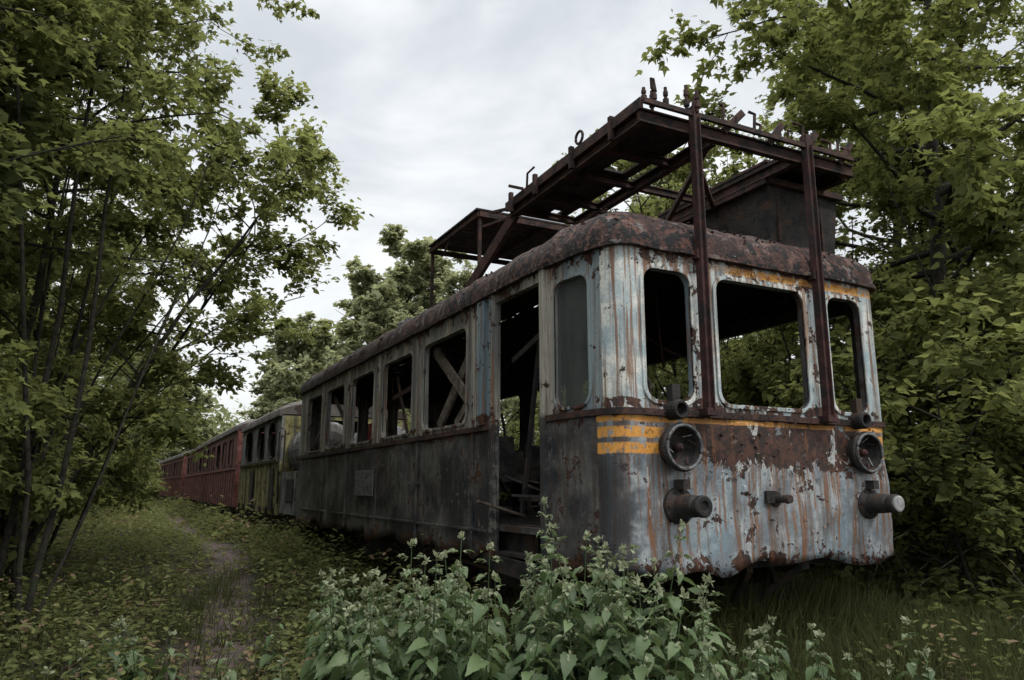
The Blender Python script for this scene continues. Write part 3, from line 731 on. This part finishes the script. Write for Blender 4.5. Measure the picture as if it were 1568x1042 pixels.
def leaves(tmpl, P, D, N, S, W=None):
    T, F = tmpl; y = norm(D); x = norm(np.cross(y, N)); z = np.cross(x, y)
    S = S.reshape(-1, 1, 1); Wd = S if W is None else W.reshape(-1, 1, 1)
    v = P[:, None, :] + T[None, :, 0:1] * x[:, None, :] * Wd + T[None, :, 1:2] * y[:, None, :] * S + T[None, :, 2:3] * z[:, None, :] * S
    k = len(T); f = F[None] + (np.arange(len(P)) * k)[:, None, None]
    return v.reshape(-1, 3), f.reshape(-1, 4)
class Tubes:
    def __init__(s): s.v = []; s.f = []; s.n = 0
    def add(s, pts, r0, r1, k):
        pts = np.asarray(pts); n = len(pts); d = np.gradient(pts, axis=0); d = norm(d)
        u = np.where(np.abs(d[:, 2:3]) > .9, np.array([[1., 0, 0]]), np.array([[0, 0, 1.]])); a = norm(np.cross(d, u)); b = np.cross(d, a)
        r = np.linspace(r0, r1, n)[:, None, None]; t = np.arange(k) * 2 * np.pi / k
        v = pts[:, None] + (a[:, None] * np.cos(t)[None, :, None] + b[:, None] * np.sin(t)[None, :, None]) * r
        s.v.append(v.reshape(-1, 3)); i, j = np.meshgrid(np.arange(n - 1), np.arange(k), indexing='ij'); j2 = (j + 1) % k
        s.f.append(np.stack([i * k + j, i * k + j2, (i + 1) * k + j2, (i + 1) * k + j], -1).reshape(-1, 4) + s.n); s.n += n * k
def path(rg, p, d, L, n, wob, grav):
    pts = [p]; d = d / np.linalg.norm(d)
    for i in range(n):
        d = d + rg.normal(0, wob, 3) + np.array([0, 0, grav]); d /= np.linalg.norm(d); p = p + d * L / n; pts.append(p)
    return np.array(pts)
def tree_mesh(name, seed, H=9, r0=.09, base=.2, limb=3.0, nl=26, ns=7, nt=5, npl=22, size=.085, leafm='leafA', tmpl=LEAF6, elev=(10, 50), lean=(0, 0), taper=.65, grav=-.03, stems=1, low=.55):
    rg = np.random.default_rng(seed); tb = Tubes(); LP = []; LD = []; LC = []
    for sidx in range(stems):
        p0 = np.array([rg.normal(0, .15 if stems > 1 else 0), rg.normal(0, .15 if stems > 1 else 0), -.2])
        ld = np.array([lean[0] + (rg.normal(0, .22) if stems > 1 else 0), lean[1] + (rg.normal(0, .22) if stems > 1 else 0), 1.])
        tr = path(rg, p0, ld, H * rg.uniform(.85, 1), 12, .05, .01); tb.add(tr, r0, r0 * .15, 8)
        for i in range(nl // stems):
            t = base + (1 - base) * ((i + rg.random()) / (nl / stems)); f = t * 12; a = int(min(f, 11)); p = tr[a] + (tr[a + 1] - tr[a]) * (f - a)
            az = i * 2.4 + rg.normal(0, .4); el = R(rg.uniform(*elev)) + (t - .5) * .5
            d = np.array([math.cos(az) * math.cos(el), math.sin(az) * math.cos(el), math.sin(el)])
            u = (t - base) / (1 - base); L = limb * (1 - taper * u ** 1.4) * (low + (1 - low) * min(1, u * 3)) * rg.uniform(.7, 1.12)
            lp = path(rg, p, d, L, 7, .10, grav); tb.add(lp, max(.012, r0 * .38 * (1 - u * .6)), .006, 5)
            for s in range(ns):
                q = rg.uniform(.2, 1) * 7; b = int(min(q, 6)); sp = lp[b] + (lp[b + 1] - lp[b]) * (q - b)
                sd = norm((lp[b + 1] - lp[b])[None])[0] + rg.normal(0, .75, 3) * np.array([1, 1, .55]); sl = L * rg.uniform(.2, .38)
                sb = path(rg, sp, sd, sl, 4, .12, grav); tb.add(sb, .007, .003, 3)
                cc = rg.normal(0, .20)
                for w in range(nt):
                    q2 = rg.uniform(.2, 1) * 4; c = int(min(q2, 3)); tp_ = sb[c] + (sb[c + 1] - sb[c]) * (q2 - c)
                    td = norm((sb[c + 1] - sb[c])[None])[0] + rg.normal(0, .7, 3) * np.array([1, 1, .45]); tw = path(rg, tp_, td, rg.uniform(.2, .5), 2, .1, grav)
                    tb.add(tw, .003, .0015, 3)
                    tt = rg.random(npl) ** .8 * 2; ci = np.minimum(tt.astype(int), 1); LP.append(tw[ci] + (tw[ci + 1] - tw[ci]) * (tt - ci)[:, None] + rg.normal(0, .05, (npl, 3)))
                    LD.append(np.repeat((tw[2] - tw[0])[None] / np.linalg.norm(tw[2] - tw[0]), npl, 0)); LC.append(np.full(npl, cc))
    P = np.concatenate(LP); D = np.concatenate(LD); n = len(P); C = np.concatenate(LC)
    D = D * .5 + rg.normal(0, .75, (n, 3)) * np.array([1, 1, .35]) + np.array([0, 0, -.30])
    N = np.array([0, 0, 1.]) + rg.normal(0, .45, (n, 3))
    lv, lf = leaves(tmpl, P, D, N, size * rg.uniform(.5, 1.25, n))
    bv = np.concatenate(tb.v); bf = np.concatenate(tb.f); k = len(tmpl[1])
    rr = np.repeat(np.clip(rg.normal(.43, .24, n) + C, 0, 1), k)
    me = np_mesh(name, np.concatenate([bv, lv]), np.concatenate([bf, lf + len(bv)]), np.concatenate([np.zeros(len(bf)), np.ones(len(lf))]), np.concatenate([np.zeros(len(bf)), rr]), [M['bark'], M[leafm]])
    return me
tA = tree_mesh('maple_tree', 1, H=10.5, r0=.085, base=.14, limb=3.3, nl=40, npl=21, size=.108, tmpl=LOBE, taper=.35, low=.30)
tB = tree_mesh('hazel_tree', 2, H=8.5, r0=.055, base=.14, limb=2.7, nl=38, leafm='leafB', stems=2, npl=20, size=.10, tmpl=WIDE, taper=.45, low=.32)
tC = tree_mesh('birch_tree', 3, H=8.2, r0=.07, base=.08, limb=2.3, nl=38, leafm='leafB', size=.11, taper=.7, npl=18, tmpl=DIAM)
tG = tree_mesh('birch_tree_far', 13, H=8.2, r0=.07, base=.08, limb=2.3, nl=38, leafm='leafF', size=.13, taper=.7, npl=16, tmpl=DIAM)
tE = tree_mesh('leaning_maple', 14, H=10.0, r0=.08, base=.50, limb=2.9, nl=24, leafm='leafA', size=.105, taper=.3, npl=18, tmpl=LOBE, lean=(.20, .05), low=.5)
tD = tree_mesh('shade_tree', 4, H=8.5, r0=.09, base=.03, limb=2.8, nl=40, leafm='leafD', size=.16, npl=16, tmpl=DIAM, taper=.4)
tO = tree_mesh('oak_tree', 5, H=11, r0=.17, base=.38, limb=4.6, nl=36, ns=10, nt=6, npl=15, size=.140, leafm='leafO', tmpl=LOBE, elev=(-10, 40), taper=.5, grav=-.035)
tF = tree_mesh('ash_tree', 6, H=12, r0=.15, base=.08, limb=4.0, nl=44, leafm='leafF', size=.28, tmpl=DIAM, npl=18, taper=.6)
sS = tree_mesh('shrub', 8, H=2.4, r0=.03, base=.05, limb=1.3, nl=26, ns=6, nt=4, npl=16, size=.11, leafm='leafA', stems=4, taper=.3, tmpl=DIAM)
sB = tree_mesh('hazel_shrub', 10, H=3.0, r0=.03, base=.03, limb=1.5, nl=28, ns=6, nt=4, npl=16, size=.105, leafm='leafB', stems=4, taper=.3, tmpl=WIDE)
sD = tree_mesh('shrub_dark', 9, H=2.8, r0=.03, base=.03, limb=1.5, nl=28, ns=6, nt=4, npl=16, size=.12, leafm='leafD', stems=4, taper=.3, tmpl=DIAM)
random.seed(3)
def put(name, me, x, y, s=1, rot=None, sz=None, tilt=(0, 0)):
    return add(name, me, None, (x, y, gz(x, y) - .05), (tilt[0], tilt[1], random.uniform(0, 6.28) if rot is None else rot), (s, s, sz or s))
for x, y, s, me, nm in [(-2.4, 6.4, .85, tA, 'maple_tree'), (-1.5, 8.6, 1.0, tA, 'maple_tree'), (-1.5, 11.4, 1.0, tB, 'hazel_tree'), (-2.6, 11.8, 1.05, tA, 'maple_tree'), (-1.6, 14.8, 1.0, tB, 'hazel_tree'),
                        (-2.0, 18, 1.0, tA, 'maple_tree'), (-1.9, 21.5, .95, tC, 'birch_tree'), (-2.2, 26, 1.0, tA, 'maple_tree'), (-1.6, 31, .95, tB, 'hazel_tree'), (-1.9, 37, 1.0, tG, 'birch_tree'), (-1.2, 43, 1.1, tG, 'birch_tree'), (-1.0, 50, 1.1, tG, 'birch_tree')]:
    put(nm, me, x, y, s, tilt=(random.uniform(-.05, .05), random.uniform(-.02, .05)))
put('maple_tree', tE, -1.35, 7.6, 1.0, rot=0.15); put('maple_tree', tE, -1.5, 10.2, 1.02, rot=-.3)
for y in np.arange(8, 30, 5): put('shade_tree', tD, -5.2 + random.uniform(-.6, .6), y, random.uniform(1.1, 1.3))
for y in np.arange(9, 40, 2.6): put('shrub', random.choice([sS, sD]), -2.1 + random.uniform(-.6, .25), y, random.uniform(.7, 1.1))
for y in np.arange(40, 60, 4): put('shrub', sS, -.4 + random.uniform(-.6, .2), y, random.uniform(1.0, 1.3))
put('oak_tree', tO, 9.9, 6.1, .95, rot=2.0); put('oak_tree', tO, 12.6, 9.0, 1.0, rot=4.2)
for x, y, s, me, nm in [(9.5, 10.5, .92, tB, 'hazel_tree'), (8.9, 13.4, 1.02, tG, 'birch_tree'), (10.5, 15.5, .9, tC, 'birch_tree'), (9.0, 17.2, .86, tG, 'birch_tree'), (9.2, 22, .8, tG, 'birch_tree'),
                        (11.5, 7.2, .9, tC, 'birch_tree'), (9.6, 26.5, .8, tG, 'birch_tree')]:
    put(nm, me, x, y, s)
for x, y, s in [(9.0, 31, 1.06), (12.0, 36, .95), (9.0, 42, .9), (11, 50, 1.0), (9.5, 60, .9), (6, 76, 1.0), (0, 74, 1.1), (12, 72, 1.05)]:
    put('ash_tree', tF, x, y, s)
for y in np.arange(5.3, 30, 2.0): put('shrub', random.choice([sB, sB, sS]), 8.1 + random.uniform(-.25, .5), y, random.uniform(.75, 1.05))
for x, y in [(8.4, 4.6), (9.4, 5.2), (9.0, 6.8), (10.6, 5.6), (9.3, 8.6), (10.5, 9.4)]: put('shrub', sB, x, y, random.uniform(1.0, 1.35))
rg = np.random.default_rng(77); Vs = []; Fs = []; Rn = []; off = 0
for (x0, x1, y0, y1, n, h0, size) in [(-12, -6.5, 4, 46, 26000, 10, .36), (-9, -1.2, 46, 75, 12000, 9, .5), (13, 18, 3, 34, 24000, 8.0, .34), (10.5, 20, 34, 75, 16000, 9, .5), (-14, 28, 80, 96, 24000, 11, .65)]:
    X = rg.uniform(x0, x1, n); Y = rg.uniform(y0, y1, n)
    top = np.array([h0 * (.78 + .5 * mn.noise(Vector((a * .33, b * .33, 1.7)))) for a, b in zip(X, Y)]); t = rg.random(n) ** .75; Z = gzv(X, Y) + top * t
    hole = np.array([mn.noise(Vector((a * .7, b * .7, c * .7))) for a, b, c in zip(X, Y, Z)]); k = hole + rg.normal(0, .12, n) > -.18
    P = np.stack([X, Y, Z], 1)[k]; h = hole[k]; n = len(P); D = rg.normal(0, 1, (n, 3)) * np.array([1, 1, .5]); N = np.array([0, 0, 1.]) + rg.normal(0, .5, (n, 3))
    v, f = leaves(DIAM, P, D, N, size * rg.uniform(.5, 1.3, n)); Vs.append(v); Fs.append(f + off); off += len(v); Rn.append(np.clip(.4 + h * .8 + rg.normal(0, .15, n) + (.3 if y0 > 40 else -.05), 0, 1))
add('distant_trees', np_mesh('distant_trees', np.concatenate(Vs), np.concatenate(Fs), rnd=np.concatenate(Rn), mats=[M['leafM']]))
tb = Tubes(); rg = np.random.default_rng(21)
for i in range(34):
    y = rg.uniform(8, 24); x = -.13 * y + rg.uniform(-.3, .9); x = min(x, -.7); p = path(rg, np.array([x, y, gz(x, y) - .1]), np.array([rg.normal(.10, .16), rg.normal(0, .15), 1]), rg.uniform(4, 8), 9, .05, 0); r = rg.uniform(.015, .05); tb.add(p, r, r * .3, 6)
for i in range(14):
    y = rg.uniform(5, 11); x = rg.uniform(8, 10.5); p = path(rg, np.array([x, y, gz(x, y) - .1]), np.array([rg.normal(0, .2), rg.normal(0, .1), 1]), rg.uniform(3, 6), 9, .05, 0); tb.add(p, .03, .008, 6)
bv = np.concatenate(tb.v); bf = np.concatenate(tb.f); add('sapling_trunks', np_mesh('sapling_trunks', bv, bf, mats=[M['bark']]))
tb = Tubes()
for i in range(22):
    x = rg.uniform(5.6, 8.5); y = rg.uniform(3.2, 5.5); p = path(rg, np.array([x, y, gz(x, y)]), np.array([rg.normal(0, .7), rg.normal(-.2, .5), 1]), rg.uniform(.9, 2.0), 14, .09, -.14); tb.add(p, .008, .003, 4)
add('bramble_stems', np_mesh('bramble_stems', np.concatenate(tb.v), np.concatenate(tb.f), mats=[M['wood']]))

def undergrowth(name, regions, seed, mat):
    rg = np.random.default_rng(seed); Vs = []; Fs = []; Rn = []; off = 0
    for (x0, x1, y0, y1, dens, size, hmax, nleaf, tmpl) in regions:
        n = int((x1 - x0) * (y1 - y0) * dens); X = rg.uniform(x0, x1, n); Y = rg.uniform(y0, y1, n)
        cl = np.array([mn.noise(Vector((a * 1.1, b * 1.1, 3.1))) + .5 * mn.noise(Vector((a * 3.1, b * 3.1, 7.1))) for a, b in zip(X, Y)])
        pathd = np.abs(X - np.minimum(.9 + .125 * (Y - 7.4), 1.75) + cl * .5)
        keep = (cl + rg.normal(0, .2, n) > -.22) & ((pathd > .34) | (rg.random(n) < .22))
        X = X[keep]; Y = Y[keep]; cl = cl[keep]; n = len(X)
        H = hmax * (.2 + .8 * rg.random(n) ** 1.5) * np.clip(1 + cl * 1.3, .25, 2) * np.where(pathd[keep] < .45, .45, 1)
        G = gzv(X, Y)
        Pp = []; Dd = []
        for k in range(nleaf):
            az = rg.uniform(0, 6.28, n); r = rg.uniform(.02, .10, n) * (size / .06); t = rg.uniform(.2, 1, n)
            Pp.append(np.stack([X + np.cos(az) * r, Y + np.sin(az) * r, G + H * t], 1)); Dd.append(np.stack([np.cos(az), np.sin(az), rg.uniform(-.5, .5, n)], 1))
        P = np.concatenate(Pp); D = np.concatenate(Dd); N = np.array([0, 0, 1.]) + rg.normal(0, .35, P.shape)
        v, f = leaves(tmpl, P, D, N, size * rg.uniform(.5, 1.3, len(P))); Vs.append(v); Fs.append(f + off); off += len(v)
        tuft = np.clip(.42 + np.tile(cl, nleaf) * .7 + rg.normal(0, .22, len(P)), 0, 1); Rn.append(np.repeat(tuft, len(tmpl[1])))
    add(name, np_mesh(name, np.concatenate(Vs), np.concatenate(Fs), rnd=np.concatenate(Rn), mats=[M[mat]]))
undergrowth('undergrowth', [(-3, 3.0, 4.5, 10, 85, .068, .38, 9, LEAF6), (-3.2, 3.0, 10, 18, 55, .078, .40, 8, LEAF6), (-3.2, 2.9, 18, 32, 26, .11, .42, 7, DIAM), (-2.2, 2.9, 32, 66, 9, .2, .5, 7, DIAM),
                            (3.0, 9, 2.2, 9, 50, .068, .34, 8, LEAF6), (2.9, 9, 9, 30, 10, .12, .35, 7, DIAM)], 31, 'weed')
undergrowth('fallen_leaves', [(-.5, 3.2, 4, 16, 90, .055, .03, 2, LEAF6)], 33, 'litter')
undergrowth('trackside_weeds', [(2.25, 3.3, 5.2, 16, 46, .08, .62, 12, LEAF6), (2.0, 2.9, 16, 44, 16, .14, .6, 10, DIAM), (3.3, 4.6, 4.3, 5.0, 45, .08, .6, 12, LEAF6)], 35, 'weed')
rg = np.random.default_rng(41); Vs = []; Fs = []; off = 0
for (x0, x1, y0, y1, n, h) in [(2.6, 8.5, 2.0, 6.5, 30000, .40), (-2, 2.4, 5, 12, 5000, .28), (5.8, 8.5, 5, 14, 5000, .45), (3, 5.8, 4.4, 6, 14000, .55)]:
    c = np.stack([rg.uniform(x0, x1, n // 12), rg.uniform(y0, y1, n // 12)], 1); idx = rg.integers(0, len(c), n); X = c[idx, 0] + rg.normal(0, .05, n); Y = c[idx, 1] + rg.normal(0, .05, n)
    P = np.stack([X, Y, gzv(X, Y) - .02], 1); D = np.stack([rg.normal(0, .3, n), rg.normal(0, .3, n), np.ones(n)], 1); N = np.stack([rg.normal(0, 1, n), rg.normal(0, 1, n), np.zeros(n) + .05], 1)
    S = h * rg.uniform(.5, 1.35, n); v, f = leaves(GRASS, P, D, N, S, W=np.full(n, .32)); Vs.append(v); Fs.append(f + off); off += len(v)
Fa = np.concatenate(Fs); add('grass', np_mesh('grass', np.concatenate(Vs), Fa, rnd=np.repeat(np.clip(rg.normal(.4, .25, len(Fa) // 2), 0, 1), 2), mats=[M['grass']]))
def nettles():
    rg = np.random.default_rng(51); tb = Tubes(); P = []; D = []; S = []; BP = []; BD = []; BS = []
    spots = []
    for i in range(130):
        t = rg.random(); x = 1.25 + 1.3 * t + rg.normal(0, .12); y = 4.9 - 1.4 * t + rg.normal(0, .36); h = .74 + .30 * t + rg.normal(0, .12)
        if x / y > .80: continue
        spots.append((x, y, h))
    spots += [(2.02, 3.55, 1.36), (2.24, 3.45, 1.24), (2.55, 3.38, 1.27), (1.45, 4.2, 1.12), (1.62, 3.9, 1.16), (1.8, 3.7, 1.14), (2.4, 3.4, 1.12), (2.7, 3.3, .98), (2.85, 3.35, .9), (3.0, 3.3, .82), (3.15, 3.5, .8), (3.5, 3.1, .66)]
    for i in range(16): spots.append((rg.uniform(2.7, 4.4), rg.uniform(2.9, 3.7), rg.uniform(.42, .68)))
    for i in range(14): spots.append((rg.uniform(-.3, 1.2), rg.uniform(4.8, 6.5), rg.uniform(.3, .55)))
    for (x, y, h) in spots:
        if x > 2.6 and y > 4.0: y = 3.8
        st = path(rg, np.array([x, y, gz(x, y)]), np.array([rg.normal(0, .10), rg.normal(0, .10), 1]), h, 12, .03, 0); tb.add(st, .006, .0025, 4)
        nn = int(h / .07); a0 = rg.random() * 3
        for k in range(2, nn):
            f = k / nn * 12; c = int(min(f, 11)); p = st[c] + (st[c + 1] - st[c]) * (f - c); az = a0 + (k % 2) * 1.57 + rg.normal(0, .2)
            u = k / nn; size = .13 * math.sin(math.pi * min(1, .25 + .72 * u)) ** .8 * rg.uniform(.65, 1.15) + .018
            for s in (0, math.pi):
                dr = np.array([math.cos(az + s), math.sin(az + s), rg.uniform(-.6, .05) + (.55 if u > .9 else 0)]); q = p + dr * .03
                P.append(q); D.append(dr); S.append(size)
                if u > .45:
                    for b in range(7 if u > .75 else 4):
                        BP.append(p + dr * rg.uniform(.01, .05) + rg.normal(0, .006, 3)); BD.append(dr + np.array([0, 0, rg.uniform(-.9, .2)])); BS.append(rg.uniform(.018, .034))
        for b in range(14): BP.append(st[-1] + rg.normal(0, .008, 3)); BD.append(rg.normal(0, 1, 3) + np.array([0, 0, 1])); BS.append(rg.uniform(.02, .045))
    P = np.array(P); D = np.array(D); S = np.array(S); N = np.array([0, 0, 1.]) + rg.normal(0, .28, P.shape)
    v1, f1 = leaves(NET, P, D, N, S); BP = np.array(BP); BD = np.array(BD); v2, f2 = leaves(DIAM, BP, BD, np.array([0, 0, 1.]) + rg.normal(0, .5, BP.shape), np.array(BS))
    v0 = np.concatenate(tb.v); f0 = np.concatenate(tb.f); r1 = np.repeat(np.clip(rg.normal(.5, .28, len(P)), 0, 1), len(NET[1])); r2 = rg.random(len(f2))
    me = np_mesh('nettle_patch', np.concatenate([v0, v1, v2]), np.concatenate([f0, f1 + len(v0), f2 + len(v0) + len(v1)]), np.concatenate([np.full(len(f0), 0), np.full(len(f1), 0), np.full(len(f2), 1)]), np.concatenate([np.full(len(f0), .4), r1, r2]), [M['nettle'], M['bud']])
    add('nettle_patch', me)
nettles()

# ------------------------------------------------------------------ world, sun, camera
w = bpy.data.worlds.new('World'); scn.world = w; w.use_nodes = True; nt = w.node_tree; nt.nodes.clear(); T = NT(nt)
sky = T.node('ShaderNodeTexSky'); sky.sky_type = 'NISHITA'; sky.sun_disc = False
EL = 52; SD = Vector((.35, -.75, 0)).normalized()
sky.sun_elevation = R(EL); sky.sun_rotation = math.atan2(SD.x, SD.y); sky.air_density = 1.5; sky.dust_density = 3
g = V(T, T.node('ShaderNodeTexCoord').outputs['Generated']); gx, gy, gzz = T.sep(g)
cl = T.noise(T.xyz(gx, gy, gzz * 2.2), 2.1, 5, .55, .5)
cc = T.mix(T.ss(.38, .62, cl), (4.7, 5.0, 5.3), (6.9, 7.05, 7.2))
hz = 1.0 - T.ss(.0, .5, gzz)
cc = T.mix(hz * .6, cc, (7.6, 7.7, 7.6))
# overcast luminance rises towards the zenith; boosted above the frame to add light
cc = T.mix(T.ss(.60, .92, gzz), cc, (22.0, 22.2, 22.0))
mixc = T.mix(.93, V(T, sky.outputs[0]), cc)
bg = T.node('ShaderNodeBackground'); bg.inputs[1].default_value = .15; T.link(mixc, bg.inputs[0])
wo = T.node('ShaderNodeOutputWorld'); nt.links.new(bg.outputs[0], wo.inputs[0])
sl = bpy.data.lights.new('sun', 'SUN'); sl.energy = 1.5; sl.angle = R(10); sl.color = (1, .96, .9)
so = add('sun', sl); so.rotation_euler = Vector((-SD.x * math.cos(R(EL)), -SD.y * math.cos(R(EL)), -math.sin(R(EL)))).to_track_quat('-Z', 'Y').to_euler()
cam = bpy.data.cameras.new('camera'); cam.lens = 26.04; cam.sensor_width = 36; cam.clip_end = 1500; cam.clip_start = .05
co = add('camera', cam, None, (0, 0, 1.45), (R(90 + 11.2), 0, R(-27.2))); scn.camera = co
